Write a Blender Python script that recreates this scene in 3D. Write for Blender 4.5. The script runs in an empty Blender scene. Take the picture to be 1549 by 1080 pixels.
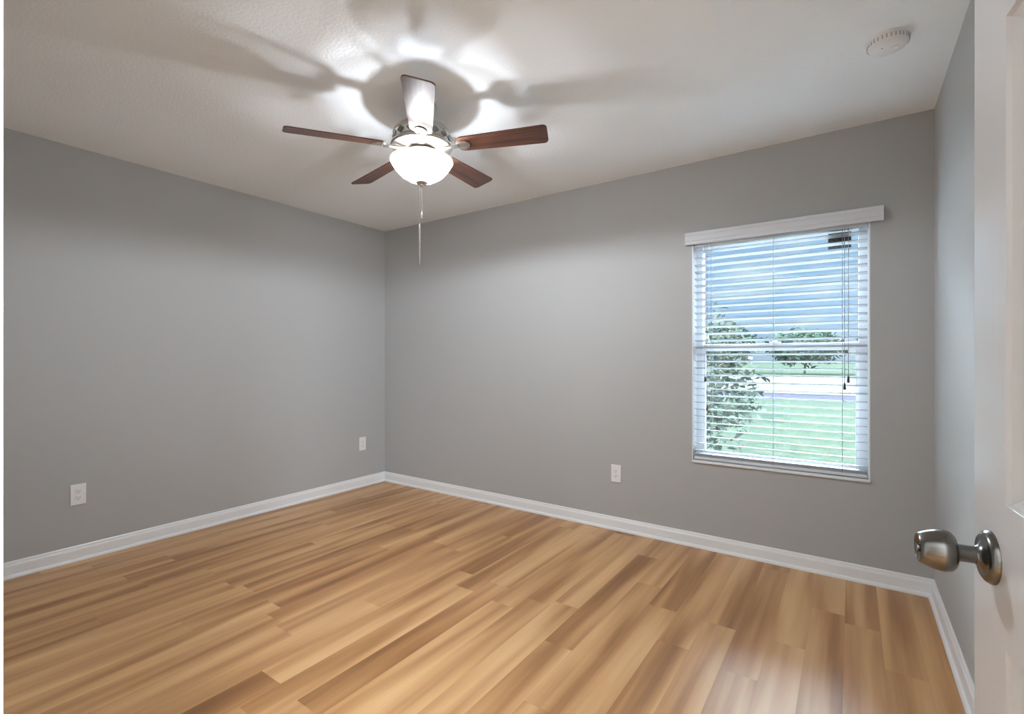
import bpy, bmesh, math, random
from mathutils import Vector, Matrix
random.seed(7)
sc = bpy.context.scene
COL = sc.collection
PI = math.pi

# ------------------------------------------------------------------ room numbers (metres)
W, D, H = 4.095, 3.12, 2.44           # room: x 0..W, y -D..0, z 0..H
WX0, WX1, WZ0, WZ1 = 2.922, 3.837, 0.535, 1.955   # window opening in the back wall
DX0, DX1, DZ = 3.160, 3.985, 2.05     # doorway in the front wall
FAN = (2.020, -1.491)

# ------------------------------------------------------------------ camera
cam = bpy.data.cameras.new('camera')
cam.sensor_width = 36.0
cam.lens = 735.5 / 1549.0 * 36.0
cam.shift_y = 3.0 / 1549.0
cam.clip_start = 0.02
camo = bpy.data.objects.new('camera', cam)
camo.location = (3.754, -3.20, 1.19)
camo.rotation_euler = (PI / 2, 0, math.radians(34.9))
COL.objects.link(camo)
sc.camera = camo

# ------------------------------------------------------------------ sky
SKY_BAND = 58.0        # strength of the added bright sky band, above the view, that lights the room
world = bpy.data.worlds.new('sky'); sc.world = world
world.use_nodes = True
wn = world.node_tree.nodes; wl = world.node_tree.links
wn.clear()
wout = wn.new('ShaderNodeOutputWorld'); bg = wn.new('ShaderNodeBackground')
wtc = wn.new('ShaderNodeTexCoord'); wsep = wn.new('ShaderNodeSeparateXYZ')
wl.new(wtc.outputs['Generated'], wsep.inputs[0])
wr = wn.new('ShaderNodeValToRGB')
el = wr.color_ramp.elements
el[0].position = 0.0; el[0].color = (0.52, 0.70, 0.90, 1)
el[1].position = 1.0; el[1].color = (0.62, 0.80, 1.0, 1)
e = wr.color_ramp.elements.new(0.10); e.color = (0.40, 0.62, 0.95, 1)
e = wr.color_ramp.elements.new(0.21); e.color = (0.40, 0.62, 0.95, 1)
e = wr.color_ramp.elements.new(0.29); e.color = (0.70, 0.84, 1.0, 1)
wl.new(wsep.outputs['Z'], wr.inputs[0])
wnz = wn.new('ShaderNodeTexNoise'); wnz.inputs['Scale'].default_value = 6.0; wnz.inputs['Detail'].default_value = 5
wmap = wn.new('ShaderNodeMapping'); wmap.inputs['Scale'].default_value = (1, 1, 3.0)
wl.new(wtc.outputs['Generated'], wmap.inputs[0]); wl.new(wmap.outputs[0], wnz.inputs['Vector'])
wcr = wn.new('ShaderNodeValToRGB'); wcr.color_ramp.elements[0].position = 0.48; wcr.color_ramp.elements[1].position = 0.72
wl.new(wnz.outputs['Fac'], wcr.inputs[0])
wmx = wn.new('ShaderNodeMix'); wmx.data_type = 'RGBA'
wl.new(wcr.outputs[0], wmx.inputs[0]); wl.new(wr.outputs[0], wmx.inputs[6]); wmx.inputs[7].default_value = (0.85, 0.95, 1.0, 1)
wl.new(wmx.outputs[2], bg.inputs['Color'])
# dim sky in view, bright band added just above it, fading towards the zenith
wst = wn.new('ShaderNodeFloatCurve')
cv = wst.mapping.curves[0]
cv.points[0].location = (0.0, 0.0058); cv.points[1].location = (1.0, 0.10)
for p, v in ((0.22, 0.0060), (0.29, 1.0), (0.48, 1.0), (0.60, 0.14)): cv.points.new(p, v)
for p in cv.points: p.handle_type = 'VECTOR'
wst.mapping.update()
wsm = wn.new('ShaderNodeMath'); wsm.operation = 'MULTIPLY'; wsm.inputs[1].default_value = SKY_BAND
wl.new(wsep.outputs['Z'], wst.inputs['Value']); wl.new(wst.outputs[0], wsm.inputs[0]); # unseen added band kept to the window side, sending light into the room
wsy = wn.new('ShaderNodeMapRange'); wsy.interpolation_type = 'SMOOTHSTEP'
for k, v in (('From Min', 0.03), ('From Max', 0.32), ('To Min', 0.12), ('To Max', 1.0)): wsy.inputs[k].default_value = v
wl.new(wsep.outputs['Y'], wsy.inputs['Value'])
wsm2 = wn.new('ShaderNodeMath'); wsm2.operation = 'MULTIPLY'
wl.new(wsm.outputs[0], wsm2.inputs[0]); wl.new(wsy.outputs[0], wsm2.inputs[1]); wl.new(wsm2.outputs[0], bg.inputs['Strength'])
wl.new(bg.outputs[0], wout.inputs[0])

sun = bpy.data.lights.new('sun', 'SUN'); sun.energy = 8.0; sun.angle = math.radians(1.0); sun.color = (1.0, 0.96, 0.88)
suno = bpy.data.objects.new('sun', sun); COL.objects.link(suno)
suno.rotation_euler = Vector((0.62, 0.16, -0.75)).to_track_quat('-Z', 'Y').to_euler()

pl = bpy.data.lights.new('window_portal', 'AREA'); pl.shape = 'RECTANGLE'; pl.size = WX1 - WX0; pl.size_y = WZ1 - WZ0
pl.cycles.is_portal = True
plo = bpy.data.objects.new('window_portal', pl); COL.objects.link(plo)
plo.location = ((WX0 + WX1) / 2, 0.17, (WZ0 + WZ1) / 2); plo.rotation_euler = (-PI / 2, 0, 0)

HALL_FILL_W = 80.0  # unseen light added in the hall to fill the left wall through the doorway
hl = bpy.data.lights.new('hall_fill_light', 'POINT'); hl.shadow_soft_size = 0.16; hl.energy = HALL_FILL_W; hl.color = (0.90, 0.98, 1.08)
hlo = bpy.data.objects.new('hall_fill_light', hl); COL.objects.link(hlo); hlo.location = (4.80, -4.15, 1.95)

BULB_W = 2.8
DOWN_W = 44.0      # the part of the lamp's light that leaves through the bowl
BULB_COL = (0.90, 0.98, 1.08)

vs = sc.view_settings
vs.view_transform = 'Standard'; vs.look = 'None'; vs.gamma = 1.0; vs.use_curve_mapping = False
vs.exposure = 1.50
sc.cycles.max_bounces = 12; sc.cycles.diffuse_bounces = 6; sc.cycles.transparent_max_bounces = 16
sc.cycles.use_denoising = True
sc.cycles.sample_clamp_indirect = 6.0

# ------------------------------------------------------------------ materials
def new_mat(name):
    m = bpy.data.materials.new(name); m.use_nodes = True
    nt = m.node_tree
    return m, nt, nt.nodes['Principled BSDF']

def noise_bump(nt, b, scale, strength, dist=0.01, detail=3, vec='Object', stretch=None):
    tc = nt.nodes.new('ShaderNodeTexCoord'); n = nt.nodes.new('ShaderNodeTexNoise')
    n.inputs['Scale'].default_value = scale; n.inputs['Detail'].default_value = detail
    src = tc.outputs[vec]
    if stretch:
        mp = nt.nodes.new('ShaderNodeMapping'); mp.inputs['Scale'].default_value = stretch
        nt.links.new(src, mp.inputs[0]); src = mp.outputs[0]
    nt.links.new(src, n.inputs['Vector'])
    bp = nt.nodes.new('ShaderNodeBump'); bp.inputs['Strength'].default_value = strength; bp.inputs['Distance'].default_value = dist
    nt.links.new(n.outputs['Fac'], bp.inputs['Height']); nt.links.new(bp.outputs[0], b.inputs['Normal'])
    return n, src

def mat(name, rgb, rough=0.5, metal=0.0, bump=None, vary=0.0, vscale=8.0, stretch=None, **kw):
    m, nt, b = new_mat(name)
    b.inputs['Base Color'].default_value = (*rgb, 1); b.inputs['Roughness'].default_value = rough; b.inputs['Metallic'].default_value = metal
    for k, v in kw.items():
        b.inputs[k].default_value = v
    if bump:
        noise_bump(nt, b, *bump)
    if vary:
        tc = nt.nodes.new('ShaderNodeTexCoord'); n = nt.nodes.new('ShaderNodeTexNoise')
        n.inputs['Scale'].default_value = vscale; n.inputs['Detail'].default_value = 4
        src = tc.outputs['Object']
        if stretch:
            mp = nt.nodes.new('ShaderNodeMapping'); mp.inputs['Scale'].default_value = stretch
            nt.links.new(src, mp.inputs[0]); src = mp.outputs[0]
        nt.links.new(src, n.inputs['Vector'])
        r = nt.nodes.new('ShaderNodeValToRGB')
        r.color_ramp.elements[0].position = 0.3; r.color_ramp.elements[1].position = 0.7
        r.color_ramp.elements[0].color = (*[c * (1 - vary) for c in rgb], 1)
        r.color_ramp.elements[1].color = (*[min(1, c * (1 + vary)) for c in rgb], 1)
        nt.links.new(n.outputs['Fac'], r.inputs[0]); nt.links.new(r.outputs[0], b.inputs['Base Color'])
    return m

M = {}
M['wall'] = mat('grey_wall_paint', (0.445, 0.447, 0.442), 0.7, bump=(260, 0.06, 0.002), **{'Specular IOR Level': 0.25})
M['ceiling'] = mat('white_knockdown_ceiling', (0.90, 0.93, 0.945), 0.9, bump=(75, 0.35, 0.008, 4))
M['trim'] = mat('white_semigloss_trim', (0.82, 0.83, 0.835), 0.35)
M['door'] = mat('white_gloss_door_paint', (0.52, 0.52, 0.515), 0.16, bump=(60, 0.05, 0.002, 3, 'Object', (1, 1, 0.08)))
M['plastic'] = mat('white_plastic', (0.83, 0.83, 0.825), 0.4)
M['slot'] = mat('dark_slot', (0.05, 0.05, 0.05), 0.6)
M['vinyl'] = mat('white_vinyl', (0.78, 0.78, 0.80), 0.4)
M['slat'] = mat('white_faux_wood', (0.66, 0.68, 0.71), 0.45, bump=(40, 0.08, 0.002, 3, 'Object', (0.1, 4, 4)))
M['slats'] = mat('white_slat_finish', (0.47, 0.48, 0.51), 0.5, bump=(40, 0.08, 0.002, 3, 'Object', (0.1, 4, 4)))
M['cord'] = mat('grey_cord', (0.30, 0.31, 0.33), 0.8)
M['tassel'] = mat('dark_tassel', (0.02, 0.022, 0.022), 0.5)
M['tag'] = mat('dark_printed_tag', (0.045, 0.05, 0.048), 0.6, vary=0.5, vscale=60)
M['nickel'] = mat('brushed_nickel', (0.62, 0.59, 0.55), 0.28, 1.0, bump=(90, 0.05, 0.001, 2))
M['knob'] = mat('satin_pewter', (0.17, 0.165, 0.155), 0.25, 1.0)
M['chain'] = mat('nickel_chain', (0.5, 0.48, 0.45), 0.35, 1.0)
M['fob'] = mat('pewter_fob', (0.30, 0.26, 0.24), 0.5, 0.5)
M['bark'] = mat('bark', (0.12, 0.085, 0.06), 0.9, vary=0.3, vscale=20)
M['concrete'] = mat('pale_concrete', (0.06, 0.06, 0.06), 1.0, vary=0.08, vscale=3)
M['asphalt'] = mat('lavender_grey_asphalt', (0.026, 0.025, 0.034), 1.0, vary=0.12, vscale=5)
for k in ('concrete', 'asphalt'): M[k].node_tree.nodes['Principled BSDF'].inputs['Specular IOR Level'].default_value = 0.0
M['exterior'] = mat('exterior_siding', (0.55, 0.53, 0.50), 0.8)
M['vent_grey'] = mat('grey_vent_plastic', (0.45, 0.45, 0.44), 0.6)
M['rubber'] = mat('dark_rubber', (0.04, 0.04, 0.04), 0.8)
M['hall'] = mat('hall_paint', (0.55, 0.53, 0.50), 0.7)

def leaf_mat(name, a, b_):
    m, nt, b = new_mat(name)
    tc = nt.nodes.new('ShaderNodeTexCoord'); n = nt.nodes.new('ShaderNodeTexNoise'); n.inputs['Scale'].default_value = 5; n.inputs['Detail'].default_value = 5
    nt.links.new(tc.outputs['Object'], n.inputs['Vector'])
    r = nt.nodes.new('ShaderNodeValToRGB'); r.color_ramp.elements[0].position = 0.35; r.color_ramp.elements[1].position = 0.65
    r.color_ramp.elements[0].color = (*a, 1); r.color_ramp.elements[1].color = (*b_, 1)
    nt.links.new(n.outputs['Fac'], r.inputs[0]); nt.links.new(r.outputs[0], b.inputs['Base Color'])
    b.inputs['Roughness'].default_value = 1.0; b.inputs['Specular IOR Level'].default_value = 0.0
    return m
M['grass'] = leaf_mat('grass', (0.020, 0.029, 0.021), (0.032, 0.039, 0.030))
M['leaf'] = leaf_mat('shrub_leaves', (0.035, 0.048, 0.036), (0.12, 0.13, 0.11))
M['tree'] = leaf_mat('tree_leaves', (0.03, 0.055, 0.04), (0.07, 0.11, 0.08))
M['tree_pale'] = leaf_mat('pale_tree_leaves', (0.03, 0.05, 0.04), (0.065, 0.09, 0.07))

def floor_material():
    m, nt, b = new_mat('honey_plank_floor')
    N = nt.nodes.new; L = nt.links.new
    tc = N('ShaderNodeTexCoord'); sp = N('ShaderNodeSeparateXYZ'); L(tc.outputs['Object'], sp.inputs[0])
    def math_(op, a, b2=None, c=None):
        n = N('ShaderNodeMath'); n.operation = op
        for i, v in enumerate((a, b2, c)):
            if v is None: continue
            if isinstance(v, (int, float)): n.inputs[i].default_value = v
            else: L(v, n.inputs[i])
        return n.outputs[0]
    PW, PLN = 0.130, 1.1
    u = math_('DIVIDE', math_('ADD', sp.outputs['X'], 0.04), PW)
    row = math_('FLOOR', u); fu = math_('FRACT', u)
    wn_ = N('ShaderNodeTexWhiteNoise'); wn_.noise_dimensions = '1D'; L(row, wn_.inputs['W'])
    v = math_('ADD', math_('DIVIDE', sp.outputs['Y'], PLN), math_('MULTIPLY', wn_.outputs['Value'], 7.31))
    colm = math_('FLOOR', v); fv = math_('FRACT', v)
    cmb = N('ShaderNodeCombineXYZ'); L(row, cmb.inputs[0]); L(colm, cmb.inputs[1])
    w2 = N('ShaderNodeTexWhiteNoise'); w2.noise_dimensions = '2D'; L(cmb.outputs[0], w2.inputs['Vector'])
    pid = w2.outputs['Value']
    # streaks along the plank, different in every plank
    c2 = N('ShaderNodeCombineXYZ')
    L(math_('ADD', math_('MULTIPLY', sp.outputs['X'], 10.5), math_('MULTIPLY', pid, 90.0)), c2.inputs[0])
    L(math_('ADD', math_('MULTIPLY', sp.outputs['Y'], 0.75), math_('MULTIPLY', pid, 37.0)), c2.inputs[1])
    L(math_('MULTIPLY', pid, 11.0), c2.inputs[2])
    n1 = N('ShaderNodeTexNoise'); n1.inputs['Scale'].default_value = 1.0; n1.inputs['Detail'].default_value = 1.5; n1.inputs['Distortion'].default_value = 0.3
    L(c2.outputs[0], n1.inputs['Vector'])
    c3 = N('ShaderNodeCombineXYZ')
    L(math_('ADD', math_('MULTIPLY', sp.outputs['X'], 70.0), math_('MULTIPLY', pid, 90.0)), c3.inputs[0])
    L(math_('ADD', math_('MULTIPLY', sp.outputs['Y'], 2.5), math_('MULTIPLY', pid, 37.0)), c3.inputs[1])
    n2 = N('ShaderNodeTexNoise'); n2.inputs['Scale'].default_value = 1.0; n2.inputs['Detail'].default_value = 3
    L(c3.outputs[0], n2.inputs['Vector'])
    t = math_('ADD', math_('MULTIPLY', n1.outputs['Fac'], 1.18), math_('MULTIPLY', math_('SUBTRACT', pid, 0.5), 0.20))
    t = math_('ADD', t, math_('MULTIPLY', math_('SUBTRACT', n2.outputs['Fac'], 0.5), 0.16))
    r = N('ShaderNodeValToRGB'); L(t, r.inputs[0])
    cr = r.color_ramp
    cr.elements[0].position = 0.25; cr.elements[0].color = (0.225, 0.095, 0.031, 1)
    cr.elements[1].position = 0.86; cr.elements[1].color = (0.66, 0.40, 0.19, 1)
    q = cr.elements.new(0.45); q.color = (0.37, 0.178, 0.066, 1)
    q = cr.elements.new(0.62); q.color = (0.52, 0.282, 0.120, 1)
    # fine joints
    du = math_('MINIMUM', fu, math_('SUBTRACT', 1.0, fu)); dv = math_('MINIMUM', fv, math_('SUBTRACT', 1.0, fv))
    ju = math_('LESS_THAN', du, 0.006); jv = math_('LESS_THAN', dv, 0.0010)
    j = math_('MAXIMUM', ju, jv)
    mx = N('ShaderNodeMix'); mx.data_type = 'RGBA'; L(math_('MULTIPLY', j, 0.12), mx.inputs[0]); L(r.outputs[0], mx.inputs[6]); mx.inputs[7].default_value = (0.12, 0.055, 0.02, 1)
    L(mx.outputs[2], b.inputs['Base Color'])
    b.inputs['Roughness'].default_value = 0.36
    b.inputs['Specular IOR Level'].default_value = 0.5
    bp = N('ShaderNodeBump'); bp.inputs['Strength'].default_value = 0.12; bp.inputs['Distance'].default_value = 0.001
    L(n2.outputs['Fac'], bp.inputs['Height']); L(bp.outputs[0], b.inputs['Normal'])
    return m
M['floor'] = floor_material()

def blade_material():
    m, nt, b = new_mat('walnut_blade')
    N = nt.nodes.new; L = nt.links.new
    tc = N('ShaderNodeTexCoord'); mp = N('ShaderNodeMapping'); mp.inputs['Scale'].default_value = (3, 60, 60)
    L(tc.outputs['Object'], mp.inputs[0])
    n = N('ShaderNodeTexNoise'); n.inputs['Scale'].default_value = 1; n.inputs['Detail'].default_value = 5; L(mp.outputs[0], n.inputs['Vector'])
    r = N('ShaderNodeValToRGB'); r.color_ramp.elements[0].position = 0.3; r.color_ramp.elements[1].position = 0.72
    r.color_ramp.elements[0].color = (0.05, 0.02, 0.013, 1); r.color_ramp.elements[1].color = (0.17, 0.068, 0.042, 1)
    L(n.outputs['Fac'], r.inputs[0]); L(r.outputs[0], b.inputs['Base Color'])
    b.inputs['Roughness'].default_value = 0.33
    return m
M['blade'] = blade_material()

def bowl_material():
    m, nt, b = new_mat('frosted_bowl_glass')
    N = nt.nodes.new; L = nt.links.new
    out = nt.nodes['Material Output']; nt.nodes.remove(b)
    tr = N('ShaderNodeBsdfTransparent'); tr.inputs[0].default_value = (0.96, 0.95, 0.93, 1)
    tl = N('ShaderNodeBsdfTranslucent'); tl.inputs[0].default_value = (0.95, 0.93, 0.9, 1)
    df = N('ShaderNodeBsdfDiffuse'); df.inputs[0].default_value = (0.9, 0.88, 0.85, 1)
    gl = N('ShaderNodeBsdfGlossy'); gl.inputs['Roughness'].default_value = 0.12
    em = N('ShaderNodeEmission'); em.inputs[0].default_value = (1.0, 0.94, 0.88, 1); em.inputs[1].default_value = 1.1
    a = N('ShaderNodeMixShader'); a.inputs[0].default_value = 0.10; L(tl.outputs[0], a.inputs[1]); L(df.outputs[0], a.inputs[2])
    c = N('ShaderNodeMixShader'); c.inputs[0].default_value = 0.75; L(a.outputs[0], c.inputs[1]); L(tr.outputs[0], c.inputs[2])
    d = N('ShaderNodeMixShader'); d.inputs[0].default_value = 0.05; L(c.outputs[0], d.inputs[1]); L(gl.outputs[0], d.inputs[2])
    s = N('ShaderNodeAddShader'); L(d.outputs[0], s.inputs[0]); L(em.outputs[0], s.inputs[1])
    L(s.outputs[0], out.inputs['Surface'])
    return m
M['bowl'] = bowl_material()

def emit(name, rgb, s):
    m, nt, b = new_mat(name)
    b.inputs['Emission Color'].default_value = (*rgb, 1); b.inputs['Emission Strength'].default_value = s
    b.inputs['Base Color'].default_value = (*rgb, 1)
    return m
def bulb_material():
    m, nt, b = new_mat('lit_bulb')
    N = nt.nodes.new; L = nt.links.new
    out = nt.nodes['Material Output']; nt.nodes.remove(b)
    tr = N('ShaderNodeBsdfTransparent'); em = N('ShaderNodeEmission'); em.inputs[0].default_value = (1.0, 0.9, 0.78, 1); em.inputs[1].default_value = 4
    a = N('ShaderNodeAddShader'); L(tr.outputs[0], a.inputs[0]); L(em.outputs[0], a.inputs[1]); L(a.outputs[0], out.inputs['Surface'])
    return m
M['bulb'] = bulb_material()
M['hall_glow'] = emit('unused_hall_glow', (1.0, 0.95, 0.88), 4)  # assigned to nothing; the hall has no lamp fixture

def pane_material():
    m, nt, b = new_mat('window_glass')
    N = nt.nodes.new; L = nt.links.new
    out = nt.nodes['Material Output']; nt.nodes.remove(b)
    tr = N('ShaderNodeBsdfTransparent'); tr.inputs[0].default_value = (0.93, 0.97, 0.955, 1)
    gl = N('ShaderNodeBsdfGlossy'); gl.inputs['Roughness'].default_value = 0.02
    lw = N('ShaderNodeFresnel'); lw.inputs[0].default_value = 1.45
    mx = N('ShaderNodeMixShader'); L(lw.outputs[0], mx.inputs[0]); L(tr.outputs[0], mx.inputs[1]); L(gl.outputs[0], mx.inputs[2])
    L(mx.outputs[0], out.inputs['Surface'])
    return m
M['glass'] = pane_material()

# ------------------------------------------------------------------ mesh helpers
class MB:
    """Collects shapes; build() links them as one mesh object."""
    def __init__(self): self.bm = bmesh.new()
    def box(self, x0, x1, y0, y1, z0, z1, bevel=0.0):
        r = bmesh.ops.create_cube(self.bm, size=1.0)
        vs_ = r['verts']
        for v in vs_:
            v.co = Vector(((x0 + x1) / 2 + v.co.x * (x1 - x0), (y0 + y1) / 2 + v.co.y * (y1 - y0), (z0 + z1) / 2 + v.co.z * (z1 - z0)))
        if bevel:
            es = list({e_ for v in vs_ for e_ in v.link_edges})
            bmesh.ops.bevel(self.bm, geom=es, offset=bevel, segments=2, affect='EDGES', profile=0.6)
        return self
    def lathe(self, prof, n=48, origin=(0, 0, 0), axis='Z', caps=True):
        rings = []
        for (r, h) in prof:
            ring = []
            for i in range(n):
                a = 2 * PI * i / n
                p = Vector((r * math.cos(a), r * math.sin(a), h))
                if axis == 'X': p = Vector((p.z, p.x, p.y))
                if axis == 'Y': p = Vector((p.y, p.z, p.x))
                ring.append(self.bm.verts.new(p + Vector(origin)))
            rings.append(ring)
        for a, b in zip(rings, rings[1:]):
            for i in range(n):
                self.bm.faces.new((a[i], a[(i + 1) % n], b[(i + 1) % n], b[i]))
        if caps:
            self.bm.faces.new(list(reversed(rings[0]))); self.bm.faces.new(rings[-1])
        return self
    def prism(self, pts, h0, h1, axis='Z', bevel=0.0):
        """2-D outline extruded along axis: Z -> (x,y), Y -> (x,z), X -> (y,z)"""
        def P(p, h):
            return {'Z': (p[0], p[1], h), 'Y': (p[0], h, p[1]), 'X': (h, p[0], p[1])}[axis]
        lo = [self.bm.verts.new(P(p, h0)) for p in pts]; hi = [self.bm.verts.new(P(p, h1)) for p in pts]
        n = len(pts)
        fs = [self.bm.faces.new(lo), self.bm.faces.new(hi)]
        for i in range(n): fs.append(self.bm.faces.new((lo[i], lo[(i + 1) % n], hi[(i + 1) % n], hi[i])))
        if bevel:
            es = [e_ for f in fs[:2] for e_ in f.edges]
            bmesh.ops.bevel(self.bm, geom=es, offset=bevel, segments=2, affect='EDGES', profile=0.6)
        return self
    def tube(self, pts, r, n=8):
        pts = [Vector(p) for p in pts]; rings = []
        for i, p in enumerate(pts):
            t = (pts[min(i + 1, len(pts) - 1)] - pts[max(i - 1, 0)]).normalized()
            q = t.to_track_quat('Z', 'Y')
            rr = r[i] if isinstance(r, (list, tuple)) else r
            rings.append([self.bm.verts.new(p + q @ Vector((rr * math.cos(2 * PI * k / n), rr * math.sin(2 * PI * k / n), 0))) for k in range(n)])
        for a, b in zip(rings, rings[1:]):
            for k in range(n): self.bm.faces.new((a[k], a[(k + 1) % n], b[(k + 1) % n], b[k]))
        self.bm.faces.new(list(reversed(rings[0]))); self.bm.faces.new(rings[-1])
        return self
    def ball(self, c, r, sub=2, scale=(1, 1, 1)):
        res = bmesh.ops.create_icosphere(self.bm, subdivisions=sub, radius=r)
        for v in res['verts']: v.co = Vector((v.co.x * scale[0], v.co.y * scale[1], v.co.z * scale[2])) + Vector(c)
        return self
    def xform(self, mtx):
        bmesh.ops.transform(self.bm, matrix=mtx, verts=self.bm.verts); return self
    def build(self, name, m, parent=None, smooth=False, angle=35):
        bmesh.ops.recalc_face_normals(self.bm, faces=self.bm.faces)
        me = bpy.data.meshes.new(name); self.bm.to_mesh(me); self.bm.free()
        me.materials.append(M[m] if isinstance(m, str) else m)
        if smooth:
            for p in me.polygons: p.use_smooth = True
            try: me.set_sharp_from_angle(angle=math.radians(angle))
            except Exception: pass
        o = bpy.data.objects.new(name, me); COL.objects.link(o)
        if parent: o.parent = parent
        return o

def empty(name, loc=(0, 0, 0), rz=0.0, parent=None):
    o = bpy.data.objects.new(name, None); o.empty_display_size = 0.05
    o.location = loc; o.rotation_euler = (0, 0, rz); COL.objects.link(o)
    if parent: o.parent = parent
    return o
def tag(o, label, cat, group=None):
    o['label'] = label; o['category'] = cat
    if group: o['group'] = group
    return o
def struct(o, label=None, cat=None):
    o['kind'] = 'structure'
    if label: o['label'] = label
    if cat: o['category'] = cat
    return o
def copy_tree(o, parent=None):
    c = o.copy(); COL.objects.link(c)
    if parent: c.parent = parent
    for ch in list(o.children):
        copy_tree(ch, c)
    return c

# ------------------------------------------------------------------ room shell
T = 0.15
struct(MB().box(-T, W + T, -D - 0.001, T, -0.12, 0).build('floor', 'floor'), 'honey brown wood plank floor running toward the window wall', 'floor')
struct(MB().box(-T, W + T, -D - 0.12, T, H, H + 0.15).build('ceiling', 'ceiling'), 'white textured ceiling above the fan', 'ceiling')
struct(MB().box(-T, 0, -D - 0.12, T, 0, H).build('wall_left', 'wall'), 'plain grey wall on the left with two outlets', 'wall')
struct(MB().box(W, W + T, -D - 0.12, T, 0, H).build('wall_right', 'wall'), 'grey wall on the right behind the open door', 'wall')
b = MB()
b.box(0, WX0, 0, T, 0, H); b.box(WX1, W, 0, T, 0, H); b.box(WX0, WX1, 0, T, 0, WZ0); b.box(WX0, WX1, 0, T, WZ1, H)
struct(b.build('wall_back', 'wall'), 'grey wall with the window and one outlet', 'wall')
b = MB()
b.box(0, DX0 - 0.02, -D - 0.12, -D, 0, H); b.box(DX1 + 0.02, W, -D - 0.12, -D, 0, H); b.box(DX0 - 0.02, DX1 + 0.02, -D - 0.12, -D, DZ + 0.02, H)
struct(b.build('wall_front', 'wall'), 'grey wall holding the doorway', 'wall')
# doorway trim: jambs, stops and casings
b = MB()
b.box(DX0 - 0.02, DX0, -D - 0.12, -D, 0, DZ + 0.02); b.box(DX1, DX1 + 0.02, -D - 0.12, -D, 0, DZ + 0.02); b.box(DX0, DX1, -D - 0.12, -D, DZ, DZ + 0.02)
for yy0, yy1 in ((-D, -D + 0.013), (-D - 0.133, -D - 0.12)):
    b.box(DX0 - 0.06, DX0 - 0.002, yy0, yy1, 0, DZ + 0.06, 0.003); b.box(DX1 + 0.006, DX1 + 0.06, yy0, yy1, 0, DZ + 0.06, 0.003)
    b.box(DX0 - 0.06, DX1 + 0.06, yy0, yy1, DZ + 0.004, DZ + 0.062, 0.003)
struct(b.build('trim_1', 'trim'), 'white door casing and jamb at the left edge', 'door casing')

# hall behind the camera
struct(MB().box(2.2, 5.0, -4.9, -D - 0.12, -0.12, 0).build('floor_hall', 'floor'))
struct(MB().box(2.2, 5.0, -4.9, -D - 0.12, H, H + 0.1).build('ceiling_hall', 'ceiling'))
struct(MB().box(2.1, 2.2, -4.9, -D - 0.12, 0, H).build('wall_hall_left', 'hall'))
struct(MB().box(5.0, 5.1, -4.9, -D - 0.12, 0, H).build('wall_hall_right', 'hall'))
struct(MB().box(2.2, 5.0, -5.0, -4.9, 0, H).build('wall_hall_back', 'hall'))
struct(MB().box(W, 5.0, -D - 0.12, -D - 0.0, 0, H).build('wall_hall_front', 'hall'))

# baseboards: board with a rounded top and a shoe moulding
def baseboard(name, p0, p1, label):
    """runs from p0 to p1, wall on the left hand side of the run"""
    prof = [(0, 0), (0.026, 0), (0.026, 0.007), (0.022, 0.015), (0.0145, 0.019), (0.0135, 0.062), (0.0115, 0.070), (0.0085, 0.074), (0.0075, 0.082), (0.004, 0.0885), (0, 0.0885)]
    p0 = Vector((*p0, 0)); p1 = Vector((*p1, 0)); d = (p1 - p0).normalized(); nrm = Vector((d.y, -d.x, 0))
    m = MB(); a = []; c = []
    for (o, z) in prof:
        a.append(m.bm.verts.new(p0 + nrm * o + d * 0 + Vector((0, 0, z))))
        c.append(m.bm.verts.new(p1 + nrm * o + Vector((0, 0, z))))
    n = len(prof)
    m.bm.faces.new(a); m.bm.faces.new(c)
    for i in range(n): m.bm.faces.new((a[i], a[(i + 1) % n], c[(i + 1) % n], c[i]))
    return struct(m.build(name, 'trim'), label, 'baseboard')
baseboard('baseboard_left', (0.0, -D), (0.0, 0.0), 'white baseboard along the left wall')
baseboard('baseboard_back', (0.0, 0.0), (W, 0.0), 'white baseboard under the window wall')
baseboard('baseboard_right', (W, 0.0), (W, -D), 'white baseboard beside the open door')
baseboard('baseboard_front', (DX0 - 0.06, -D), (0.0, -D), 'white baseboard along the doorway wall')

# ------------------------------------------------------------------ window (in the wall, behind the blind)
win = struct(empty('window_1', ((WX0 + WX1) / 2, 0, WZ0)), 'white single hung window behind the open blind', 'window')
hw = (WX1 - WX0) / 2; hh = WZ1 - WZ0
def wbox(*a, **k): return MB().box(*a, **k)
# drywall return lining and stool
b = MB(); b.box(-hw, -hw + 0.006, -0.001, 0.085, 0.014, hh); b.box(hw - 0.006, hw, -0.001, 0.085, 0.014, hh); b.box(-hw + 0.006, hw - 0.006, -0.001, 0.085, hh - 0.006, hh)
b.build('reveal', 'trim', win)
MB().box(-hw, hw, -0.012, 0.085, 0.0, 0.014, 0.003).build('sill', 'trim', win)
fy0, fy1 = 0.085, 0.145
b = MB()
b.box(-hw, -hw + 0.045, fy0, fy1, 0.0, hh, 0.003); b.box(hw - 0.05, hw, fy0, fy1, 0.0, hh, 0.003)
b.box(-hw + 0.045, hw - 0.05, fy0, fy1, hh - 0.045, hh, 0.003); b.box(-hw + 0.045, hw - 0.05, fy0, fy1, 0.0, 0.03, 0.003)
b.build('window_frame', 'vinyl', win)
MR = 1.262 - WZ0
gx0, gx1 = -hw + 0.045, hw - 0.05
b = MB()   # lower sash, in front
b.box(gx0, gx1, 0.092, 0.117, MR - 0.022, MR + 0.022, 0.003); b.box(gx0, gx1, 0.092, 0.117, 0.03, 0.065, 0.003)
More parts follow.
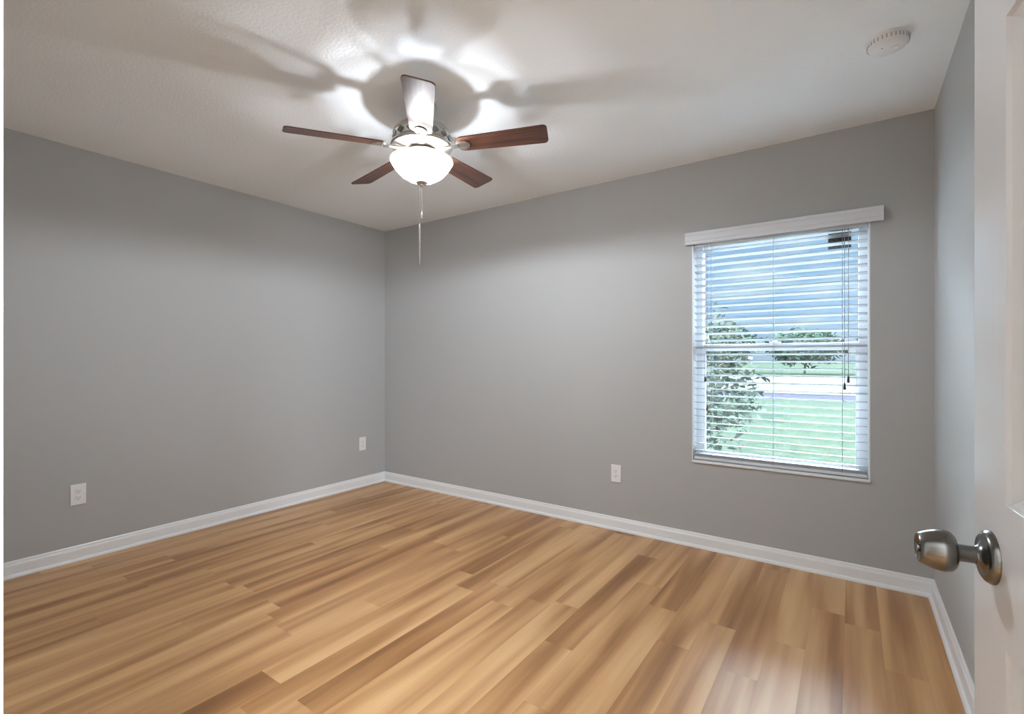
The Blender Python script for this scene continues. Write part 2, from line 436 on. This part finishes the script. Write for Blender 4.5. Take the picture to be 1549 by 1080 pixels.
b.box(gx0, gx0 + 0.012, 0.092, 0.117, 0.065, MR - 0.022); b.box(gx1 - 0.012, gx1, 0.092, 0.117, 0.065, MR - 0.022)
ls = b.build('lower_sash', 'vinyl', win)
MB().box(gx0 + 0.012, gx1 - 0.012, 0.103, 0.107, 0.065, MR - 0.022).build('pane', 'glass', ls)
b = MB()
b.box(gx0, gx1, 0.118, 0.14, MR - 0.02, MR + 0.02, 0.003); b.box(gx0, gx1, 0.118, 0.14, hh - 0.07, hh - 0.045, 0.003)
us = b.build('upper_sash', 'vinyl', win)
MB().box(gx0, gx1, 0.127, 0.131, MR + 0.02, hh - 0.07).build('pane', 'glass', us)
lk = MB().box(-0.03, 0.03, 0.085, 0.11, MR + 0.022, MR + 0.032, 0.002).lathe([(0.012, MR + 0.032), (0.012, MR + 0.04)], 16, (0, 0.10, 0)).build('sash_lock', 'vinyl', win)

# ------------------------------------------------------------------ blind
bl = tag(empty('window_blind', ((WX0 + WX1) / 2, 0, WZ0)), 'white wide slatted blind hanging open in the window', 'blind')
# valance in front of the wall with a stepped face and returns
vx0, vx1 = 2.886 - 3.3795, 3.893 - 3.3795
vz0, vz1 = 1.912 - WZ0, 1.988 - WZ0
prof = [(-0.026, vz0), (-0.030, vz0 + 0.004), (-0.030, vz0 + 0.020), (-0.033, vz0 + 0.024), (-0.033, vz1 - 0.022), (-0.036, vz1 - 0.016), (-0.038, vz1 - 0.004), (-0.036, vz1), (-0.026, vz1)]
b = MB().prism(prof, vx0, vx1, 'X')
b.box(vx0, vx0 + 0.008, -0.027, -0.001, vz0, vz1); b.box(vx1 - 0.008, vx1, -0.027, -0.001, vz0, vz1)
b.build('valance', 'slat', bl)
sx0, sx1 = -hw + 0.012, hw - 0.012
SY = 0.032
MB().box(sx0, sx1, SY - 0.026, SY + 0.026, hh - 0.055, hh - 0.008, 0.002).build('headrail', 'slat', bl)
PITCH = 0.0435
zt = hh - 0.085; zb = 0.075
ns = int(round((zt - zb) / PITCH)); PITCH = (zt - zb) / ns
b = MB()
for i in range(ns + 1):
    z = zb + i * PITCH
    tl = math.radians(-10)
    pts = []
    top = []; bot = []
    for k in range(5):
        t = -1 + k * 0.5
        zz = z + 0.0022 * (1 - t * t) + math.sin(tl) * t * 0.025
        top.append((SY + t * 0.025 * math.cos(tl), zz + 0.0014)); bot.append((SY + t * 0.025 * math.cos(tl), zz - 0.0014))
    b.prism(top + bot[::-1], sx0, sx1, 'X')
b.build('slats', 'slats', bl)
b = MB()
b.box(sx0, sx1, SY - 0.026, SY + 0.026, 0.020, 0.038, 0.003)
rail = b.build('bottom_rail', 'slat', bl)
b = MB(); b.box(sx0, sx1, SY - 0.025, SY + 0.025, 0.0405, 0.0435); b.box(sx0, sx1, SY - 0.025, SY + 0.025, 0.046, 0.049); b.box(sx0, sx1, SY - 0.025, SY + 0.025, 0.0515, 0.0545)
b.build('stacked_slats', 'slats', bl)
lx = [-0.345, 0.0, 0.335]
for x in lx:
    b = MB()
    for yy in (SY - 0.0275, SY + 0.0275):
        b.tube([(x, yy, 0.03), (x, yy, hh - 0.05)], 0.0011, 6)
    for i in range(ns + 1):
        b.tube([(x, SY - 0.0275, zb + i * PITCH - 0.0028), (x, SY + 0.0275, zb + i * PITCH - 0.0005)], 0.0006, 4)
    b.build('ladder_cord', 'cord', bl)
def pull(name, x, zend, y=0.0):
    o = MB().tube([(x, y, zend), (x, y, hh - 0.05)], 0.0015, 6).build(name, 'cord', bl)
    MB().lathe([(0.0015, zend + 0.004), (0.004, zend), (0.0062, zend - 0.018), (0.0068, zend - 0.028), (0.005, zend - 0.034)], 14, (x, y, 0)).build('tassel', 'tassel', o, True)
pull('lift_cord', 0.362, 1.075 + 0.02 - WZ0)
pull('lift_cord', 0.345, 1.037 + 0.02 - WZ0, -0.004)
pull('tilt_cord', -0.378, 1.060 + 0.02 - WZ0)
pull('tilt_cord', -0.366, 0.880 + 0.02 - WZ0, -0.004)
b = MB().box(0.268, 0.375, SY + 0.031, SY + 0.032, hh - 0.150, hh - 0.062)
b.build('warning_tag', 'tag', bl)['label'] = 'dark printed tag behind the top slats'

# ------------------------------------------------------------------ outlets
def outlet(style):
    root = empty('wall_outlet')
    # plate lies in the local xz plane, facing -y
    MB().box(-0.036, 0.036, -0.006, 0, -0.061, 0.061, 0.0025).build('cover_plate', 'plastic', root)
    if style == 'duplex':
        for s in (1, -1):
            c = MB().lathe([(0.0172, -0.0085), (0.0172, -0.005)], 24, (0, 0, s * 0.0195), 'Y').build('receptacle', 'plastic', root)
            b_ = MB(); b_.box(-0.0075, -0.0055, -0.0092, -0.0084, s * 0.0195 - 0.002, s * 0.0195 + 0.007); b_.box(0.0055, 0.0075, -0.0092, -0.0084, s * 0.0195 - 0.002, s * 0.0195 + 0.006)
            b_.lathe([(0.0025, -0.0092), (0.0025, -0.0084)], 10, (0, 0, s * 0.0195 - 0.008), 'Y')
            b_.build('socket_slots', 'slot', c)
        MB().lathe([(0.003, -0.0072), (0.003, -0.005)], 12, (0, 0, 0), 'Y').build('screw', 'plastic', root)
    else:
        c = MB().box(-0.0165, 0.0165, -0.008, -0.005, -0.033, 0.033, 0.001).build('receptacle', 'plastic', root)
        b_ = MB()
        for s in (1, -1):
            b_.box(-0.0075, -0.0055, -0.0088, -0.0079, s * 0.017 - 0.002, s * 0.017 + 0.007); b_.box(0.0055, 0.0075, -0.0088, -0.0079, s * 0.017 - 0.002, s * 0.017 + 0.006)
            b_.lathe([(0.0025, -0.0088), (0.0025, -0.0079)], 10, (0, 0, s * 0.017 - 0.008), 'Y')
        b_.build('socket_slots', 'slot', c)
        for s in (1, -1):
            MB().lathe([(0.0028, -0.0068), (0.0028, -0.005)], 12, (0, 0, s * 0.048), 'Y').build('screw', 'plastic', root)
    return root
G = 'white wall outlets above the baseboards'
o1 = outlet('duplex'); o1.location = (0, -2.309, 0.389); o1.rotation_euler = (0, 0, PI / 2)
tag(o1, 'white outlet low on the left wall, nearer the left edge', 'outlet', G)
o2 = copy_tree(o1); o2.location = (0, -0.268, 0.398)
tag(o2, 'small looking white outlet on the left wall close to the corner', 'outlet', G)
o3 = outlet('decora'); o3.location = (2.409, 0, 0.392)
tag(o3, 'white outlet on the window wall, left of the window', 'outlet', G)

# ------------------------------------------------------------------ smoke detector
sd = tag(empty('smoke_detector', (3.872, -0.80, H)), 'round white smoke detector on the ceiling near the door', 'smoke detector')
MB().lathe([(0.058, -0.010), (0.070, -0.010), (0.072, -0.006), (0.072, 0)], 48).build('mounting_plate', 'plastic', sd, True)
MB().lathe([(0.001, -0.044), (0.030, -0.044), (0.046, -0.041), (0.058, -0.034), (0.066, -0.022), (0.067, -0.0105), (0.055, -0.0105)], 48).build('cover', 'plastic', sd, True)
b = MB()
for k in range(30):
    a = 2 * PI * k / 30
    m_ = Matrix.Translation((0.0645 * math.cos(a), 0.0645 * math.sin(a), -0.018)) @ Matrix.Rotation(a, 4, 'Z')
    q = MB().box(-0.0035, 0.0035, -0.002, 0.002, -0.006, 0.006); q.xform(m_)
    me_ = bpy.data.meshes.new('tmp'); q.bm.to_mesh(me_); q.bm.free(); b.bm.from_mesh(me_); bpy.data.meshes.remove(me_)
b.build('vent_slots', 'vent_grey', sd)
MB().lathe([(0.011, -0.0465), (0.013, -0.045), (0.013, -0.0435)], 20, (0.02, -0.012, 0)).build('test_button', 'plastic', sd, True)
MB().ball((-0.02, -0.028, -0.0436), 0.0022, 1).build('indicator_light', 'slot', sd)

# ------------------------------------------------------------------ ceiling fan
fan = tag(empty('ceiling_fan', (FAN[0], FAN[1], H)), 'five blade walnut and nickel ceiling fan with lit glass bowl', 'ceiling fan')
ZB = 2.225 - H            # blade height below the ceiling
MB().lathe([(0.072, 0.0), (0.074, -0.012), (0.066, -0.040), (0.045, -0.070), (0.030, -0.085)], 48).build('canopy', 'nickel', fan, True)
MB().lathe([(0.028, -0.080), (0.028, -0.100), (0.055, -0.106), (0.100, -0.112), (0.126, -0.124), (0.136, -0.138), (0.139, -0.148), (0.136, -0.152), (0.136, -0.186),
            (0.139, -0.190), (0.146, -0.196), (0.150, -0.206), (0.146, -0.214), (0.10, -0.222), (0.05, -0.224)], 72).build('motor_housing', 'nickel', fan, True)
# pierced band: leaf shapes standing on the housing
b = MB()
for k in range(15):
    a = 2 * PI * k / 15 + 0.1
    q = MB()
    outline = [(-0.022, 0), (-0.012, 0.010), (0, 0.016), (0.012, 0.010), (0.022, 0), (0.012, -0.010), (0, -0.016), (-0.012, -0.010)]
    q.prism(outline, 0.1345, 0.1385, 'X')
    q.xform(Matrix.Rotation(a, 4, 'Z') @ Matrix.Translation((0, 0, -0.169)))
    me_ = bpy.data.meshes.new('tmp'); q.bm.to_mesh(me_); q.bm.free(); b.bm.from_mesh(me_); bpy.data.meshes.remove(me_)
b.build('housing_ornament', 'knob', fan)
MB().lathe([(0.05, -0.222), (0.070, -0.230), (0.074, -0.250), (0.068, -0.262), (0.05, -0.266), (0.02, -0.268)], 48).build('switch_housing', 'nickel', fan, True)
# arms of the light kit that carry the bowl, the bowl, bulbs
ZR = 2.164 - H
for k in range(3):
    a = 2 * PI * k / 3 + 0.5
    MB().tube([(0.05 * math.cos(a), 0.05 * math.sin(a), -0.25), (0.10 * math.cos(a), 0.10 * math.sin(a), -0.246), (0.151 * math.cos(a), 0.151 * math.sin(a), ZR + 0.002)], 0.004, 8).build('bowl_holder', 'nickel', fan, True)
br = 0.149
M['rim'] = mat('frosted_glass_rim', (0.88, 0.85, 0.82), 0.3, **{'Transmission Weight': 0.3, 'Emission Color': (1.0, 0.95, 0.9, 1), 'Emission Strength': 0.12})
MB().lathe([(br - 0.003, ZR - 0.008), (br + 0.003, ZR - 0.009), (br + 0.0055, ZR - 0.004), (br + 0.005, ZR + 0.003), (br + 0.001, ZR + 0.006), (br - 0.003, ZR + 0.003), (br - 0.003, ZR - 0.008)], 72, caps=False).build('bowl_rim', 'rim', fan, True, 80)
prof = [(br - 0.0015, ZR - 0.009), (br - 0.006, ZR - 0.022), (br - 0.022, ZR - 0.046), (br - 0.05, ZR - 0.074), (br - 0.085, ZR - 0.094), (br - 0.115, ZR - 0.103), (0.012, ZR - 0.106)]
bowl = MB().lathe(prof, 72, caps=False).build('glass_bowl', 'bowl', fan, True, 80)
MB().lathe([(0.030, ZR - 0.1035), (0.030, ZR - 0.108), (0.022, ZR - 0.113), (0.010, ZR - 0.117), (0.008, ZR - 0.124), (0.004, ZR - 0.128)], 32).build('finial', 'nickel', fan, True)
MB().tube([(0, 0, ZR - 0.106), (0, 0, -0.265)], 0.004, 8).build('center_rod', 'nickel', fan)
view = math.radians(34.9)
lo = None
BA = view + math.radians(12)
for s in (1, -1):
    bx, by = 0.062 * math.cos(BA) * s, 0.062 * math.sin(BA) * s
    zb_ = 2.105 - H
    bu = MB().lathe([(0.013, zb_ + 0.05), (0.013, zb_ + 0.03), (0.024, zb_ + 0.012), (0.027, zb_ - 0.002), (0.020, zb_ - 0.018), (0.006, zb_ - 0.025)], 20, (bx, by, 0)).build('bulb', 'bulb', fan, True)
    MB().lathe([(0.016, zb_ + 0.085), (0.016, zb_ + 0.048)], 16, (bx, by, 0)).tube([(bx, by, zb_ + 0.08), (bx * 0.6, by * 0.6, -0.25)], 0.006, 8).build('bulb_socket', 'nickel', fan, True)
    li = bpy.data.lights.new('bulb_light', 'POINT'); li.energy = BULB_W; li.color = BULB_COL; li.shadow_soft_size = 0.010
    lo = bpy.data.objects.new('bulb_light', li); COL.objects.link(lo); lo.parent = fan; lo.location = (bx, by, zb_ - 0.004)
    bu.visible_shadow = True
    li.use_shadow = True
sp_ = bpy.data.lights.new('bowl_light', 'SPOT'); sp_.energy = DOWN_W; sp_.color = BULB_COL; sp_.spot_size = PI; sp_.spot_blend = 0.2; sp_.shadow_soft_size = 0.06
lo = bpy.data.objects.new('bowl_light', sp_); COL.objects.link(lo); lo.parent = fan; lo.location = (0, 0, ZR - 0.02)
# blades with irons
def blade_outline():
    r0, r1 = 0.175, 0.621
    pts = []
    def half(x):      # half width along the blade
        t = (x - r0) / (r1 - r0)
        return 0.052 + 0.013 * t
    # rounded root
    for k in range(9):
        a = PI / 2 + PI * k / 8
        pts.append((r0 + 0.035 + 0.035 * math.cos(a), 0.052 * math.sin(a)))
    c = 0.022
    h = half(r1)
    for k in range(5):
        a = -PI / 2 + (PI / 2) * k / 4
        pts.append((r1 - c + c * math.cos(a), -h + c + c * math.sin(a)))
    for k in range(5):
        a = (PI / 2) * k / 4
        pts.append((r1 - c + c * math.cos(a), h - c + c * math.sin(a)))
    return pts
PITCHB = math.radians(-13)
blade_proto = MB().prism(blade_outline(), -0.003, 0.003, 'Z', 0.0012)
blade_proto.xform(Matrix.Rotation(PITCHB, 4, 'X'))
# iron: arm plus a scooped pad under the blade root
def iron_mb():
    b_ = MB()
    q = MB()
    pad = []
    for k in range(24):
        a = 2 * PI * k / 24
        pad.append((0.208 + 0.036 * math.cos(a), 0.030 * math.sin(a)))
    q.prism(pad, -0.0085, -0.0032, 'Z', 0.0015)
    for (sx_, sy_) in ((0.222, 0.016), (0.222, -0.016), (0.192, 0.0)):
        q.ball((sx_, sy_, -0.009), 0.0045, 1, (1, 1, 0.6))
    q.xform(Matrix.Rotation(PITCHB, 4, 'X'))
    me_ = bpy.data.meshes.new('tmp'); q.bm.to_mesh(me_); q.bm.free(); b_.bm.from_mesh(me_); bpy.data.meshes.remove(me_)
    b_.prism([(0.08, 0.016), (0.13, 0.013), (0.16, 0.011), (0.185, 0.016), (0.185, -0.016), (0.16, -0.011), (0.13, -0.013), (0.08, -0.016)], -0.013, -0.006, 'Z', 0.0015)
    return b_
blade_mesh = None
TILT = Matrix.Rotation(0.0486, 3, 'X') @ Matrix.Rotation(-0.0324, 3, 'Y')   # the blades hang slightly out of level
for k in range(5):
    ang = math.radians(26.2 + 72 * k)
    if blade_mesh is None:
        ir = iron_mb().build('blade_iron', 'nickel', fan, True); bd = blade_proto.build('blade', 'blade', fan)
        blade_mesh = (ir.data, bd.data)
    else:
        ir = bpy.data.objects.new('blade_iron', blade_mesh[0]); bd = bpy.data.objects.new('blade', blade_mesh[1])
        for o in (ir, bd): COL.objects.link(o); o.parent = fan
    for o in (ir, bd): o.location = (0, 0, ZB); o.rotation_euler = (TILT @ Matrix.Rotation(ang, 3, 'Z')).to_euler()
# pull chains
b = MB()
z0, z1 = ZR - 0.126, 1.905 - H
n = int((z0 - z1) / 0.0052)
for i in range(n): b.ball((0.0, 0.0, z0 - (i + 0.5) * (z0 - z1) / n), 0.0022, 1)
ch = b.build('pull_chain', 'chain', fan)
MB().lathe([(0.0015, z1 + 0.003), (0.004, z1), (0.0058, z1 - 0.012), (0.005, z1 - 0.022), (0.0015, z1 - 0.026)], 14).build('chain_fob', 'nickel', ch, True)
rx, ry = -0.010 * math.cos(view), -0.010 * math.sin(view)
b = MB()
z0, z1 = ZR - 0.108, 1.853 - H
n = int((z0 - z1) / 0.0052)
for i in range(n): b.ball((rx, ry, z0 - (i + 0.5) * (z0 - z1) / n), 0.0017, 1)
ch = b.build('pull_chain', 'chain', fan)
MB().lathe([(0.0015, z1 + 0.003), (0.004, z1 - 0.002), (0.0048, z1 - 0.03), (0.0048, z1 - 0.17), (0.0056, z1 - 0.19), (0.004, z1 - 0.208), (0.001, z1 - 0.212)], 14, (rx, ry, 0)).build('chain_fob', 'fob', ch, True)

# ------------------------------------------------------------------ open door at the right
DW, DH, DT = 0.813, 2.03, 0.035
free = Vector((3.754 + 0.137, -3.20 + 0.898)); hdir = Vector((0.108, -0.994)).normalized()
ang = math.atan2(hdir.y, hdir.x)
door = struct(empty('door_1', (free.x, free.y, 0.012), ang), 'open white panelled door at the right edge', 'door')
# local x runs from the free edge to the hinge; face towards the room is local y = 0, body behind it (+y or -y)
face_n = Vector((hdir.y, -hdir.x))         # local -y ... pick the side that looks to -x
SGN = 1.0                                   # body on +y when local +y points to +x
if (Matrix.Rotation(ang, 2) @ Vector((0, 1))).x < 0: SGN = -1.0
def dbox(mb, x0, x1, z0, z1, d0, d1, bev=0.0):
    ya, yb = sorted((SGN * d0, SGN * d1)); mb.box(x0, x1, ya, yb, z0, z1, bev)
ST, MU = 0.103, 0.095
px = [(ST, (DW - MU) / 2), ((DW + MU) / 2, DW - ST)]
pz = [(0.24, 0.838), (1.006, 1.578), (1.668, DH - 0.115)]
b = MB()
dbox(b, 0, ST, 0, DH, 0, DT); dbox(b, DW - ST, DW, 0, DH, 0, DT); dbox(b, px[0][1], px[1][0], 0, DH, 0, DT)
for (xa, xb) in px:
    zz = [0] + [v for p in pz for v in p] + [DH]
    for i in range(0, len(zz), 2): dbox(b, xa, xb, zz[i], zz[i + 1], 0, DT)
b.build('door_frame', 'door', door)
def panel(xa, xb, za, zb_):
    m = MB()
    for d_out, side in ((0.0, 1), (DT, -1)):
        steps = [(0.0, 0.0), (0.003, 0.005), (0.012, 0.012), (0.016, 0.0145), (0.024, 0.0145), (0.050, 0.006), (0.055, 0.0055)]
        loops = []
        for ins, dep in steps:
            d = d_out + side * dep
            loops.append([m.bm.verts.new((x, SGN * d, z)) for x, z in ((xa + ins, za + ins), (xb - ins, za + ins), (xb - ins, zb_ - ins), (xa + ins, zb_ - ins))])
        for l0, l1 in zip(loops, loops[1:]):
            for i in range(4): m.bm.faces.new((l0[i], l0[(i + 1) % 4], l1[(i + 1) % 4], l1[i]))
        m.bm.faces.new(loops[-1])
    return m.build('panel', 'door', door)
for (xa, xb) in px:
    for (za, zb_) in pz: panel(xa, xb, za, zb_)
# knob with rose, axis along the face normal
def knob(side):
    """side +1: on the face seen in the room; -1: on the other face"""
    y0 = 0.0 if side > 0 else SGN * DT
    sg = -SGN if side > 0 else SGN
    rose = [(0.0325, 0.0), (0.0325, 0.003), (0.030, 0.007), (0.026, 0.0095), (0.021, 0.0085), (0.017, 0.010), (0.0125, 0.013), (0.011, 0.016)]
    kb = [(0.0105, 0.014), (0.0105, 0.030), (0.0118, 0.0335), (0.0205, 0.0355), (0.0245, 0.039), (0.0262, 0.0445), (0.0258, 0.051), (0.0238, 0.059), (0.0208, 0.067), (0.0185, 0.0715), (0.0172, 0.0725), (0.0150, 0.0705), (0.006, 0.0690), (0.0055, 0.0735), (0.002, 0.074)]
    o = MB().lathe([(r, sg * h) for r, h in rose], 48, (0.060, y0, 0.931), 'Y').build('rose', 'knob', door, True, 50)
    MB().lathe([(r, sg * h) for r, h in kb], 48, (0.060, y0, 0.931), 'Y').build('door_knob', 'knob', door, True, 50)
knob(1)
b = MB(); dbox(b, -0.0012, 0.002, 0.931 - 0.028, 0.931 + 0.028, 0.005, 0.03); b.build('latch_plate', 'knob', door)
for z in (0.25, 1.02, 1.80):
    MB().lathe([(0.006, z - 0.045), (0.006, z + 0.045)], 14, (DW + 0.006, SGN * (DT + 0.002), 0)).build('hinge', 'knob', door, True)

# ------------------------------------------------------------------ outside
GZ = -0.16
struct(MB().box(-40, 45, T, 15.0, GZ - 0.2, GZ).build('lawn', 'grass'), 'sunlit green lawn beyond the window', 'lawn')
struct(MB().box(-60, 60, 15.0, 18.6, GZ - 0.2, GZ - 0.02).build('road', 'asphalt'), 'grey street beyond the lawn', 'road')
struct(MB().box(-80, 80, 18.6, 44, GZ - 0.2, GZ).build('pavement', 'concrete'), 'bright pale pavement across the street', 'pavement')
struct(MB().box(-140, 140, 44, 150, GZ - 0.2, GZ).build('far_lawn', 'grass'), 'green verge under the far trees', 'lawn')

def leaf_cloud(c, rad, n, size, rnd):
    m = MB()
    for i in range(n):
        while True:
            p = Vector((rnd.uniform(-1, 1), rnd.uniform(-1, 1), rnd.uniform(-1, 1)))
            if 0.45 < p.length < 1: break
        w = 1 + 0.22 * math.sin(7 * p.x + 3 * p.z) * math.sin(6 * p.y - 4 * p.z)
        pos = Vector((p.x * rad[0] * w, p.y * rad[1] * w, p.z * rad[2] * w)) + Vector(c)
        q = Matrix.Rotation(rnd.uniform(0, 6.3), 4, 'Z') @ Matrix.Rotation(rnd.uniform(-1, 1), 4, 'X') @ Matrix.Rotation(rnd.uniform(-1, 1), 4, 'Y')
        s = size * rnd.uniform(0.7, 1.3)
        vs_ = [m.bm.verts.new(pos + q @ Vector(v)) for v in ((-s, 0, 0), (-s * 0.2, s * 0.42, s * 0.12), (s, 0, 0), (-s * 0.2, -s * 0.42, s * 0.12))]
        m.bm.faces.new((vs_[0], vs_[1], vs_[2])); m.bm.faces.new((vs_[0], vs_[2], vs_[3]))
    return m
rnd = random.Random(3)
sh = tag(empty('shrub', (2.42, 1.75, GZ)), 'leafy grey green shrub just outside the window, at its left', 'shrub')
leaf_cloud((0.05, 0, 1.12), (0.62, 0.5, 0.72), 2600, 0.045, rnd).build('foliage', 'leaf', sh)
b = MB()
for k in range(5):
    a = 2 * PI * k / 5
    b.tube([(0.03 * math.cos(a), 0.03 * math.sin(a), -0.02), (0.08 * math.cos(a), 0.08 * math.sin(a), 0.5), (0.28 * math.cos(a), 0.25 * math.sin(a), 1.1), (0.38 * math.cos(a), 0.33 * math.sin(a), 1.5)], [0.022, 0.018, 0.012, 0.005], 7)
b.build('stem', 'bark', sh)

def tree(x, y, h, w, m_, label, rnd, n=1500, leaf=0.28):
    t = tag(empty('tree', (x, y, GZ)), label, 'tree', 'trees outside the window')
    leaf_cloud((0, 0, h * 0.60), (w, w, h * 0.40), n, leaf, rnd).build('crown', m_, t)
    q = MB().tube([(0, 0, -0.05), (0.05, 0, h * 0.25), (0.0, 0.05, h * 0.5), (0.08, 0, h * 0.8)], [h * 0.03, h * 0.024, h * 0.016, h * 0.006], 9)
    for k in range(4):
        a = k * PI / 2 + 0.4
        q.tube([(0, 0, h * (0.3 + 0.05 * k)), (w * 0.35 * math.cos(a), w * 0.35 * math.sin(a), h * (0.5 + 0.05 * k)), (w * 0.6 * math.cos(a), w * 0.6 * math.sin(a), h * (0.6 + 0.05 * k))], [h * 0.012, h * 0.008, h * 0.003], 6)
    q.build('trunk', 'bark', t)
tree(-14.5, 47, 4.6, 3.4, 'tree', 'dark green tree far across the street, at the left of the window', rnd)
tree(-7.0, 50, 4.9, 3.3, 'tree_pale', 'pale green tree across the street, just left of the window middle', rnd)
tree(0.3, 48, 4.0, 3.2, 'tree', 'low dark green tree across the street, in the window middle', rnd)
tree(7.6, 51, 4.5, 3.3, 'tree_pale', 'pale green tree far across the street, at the right of the window', rnd)
tree(15.0, 49, 4.8, 3.4, 'tree', 'dark green tree across the street, at the right edge of the window', rnd)
tree(-4.2, 8.2, 6.8, 2.6, 'tree', 'tall shade tree on the lawn beyond the left side of the window', rnd, 2600, 0.18)
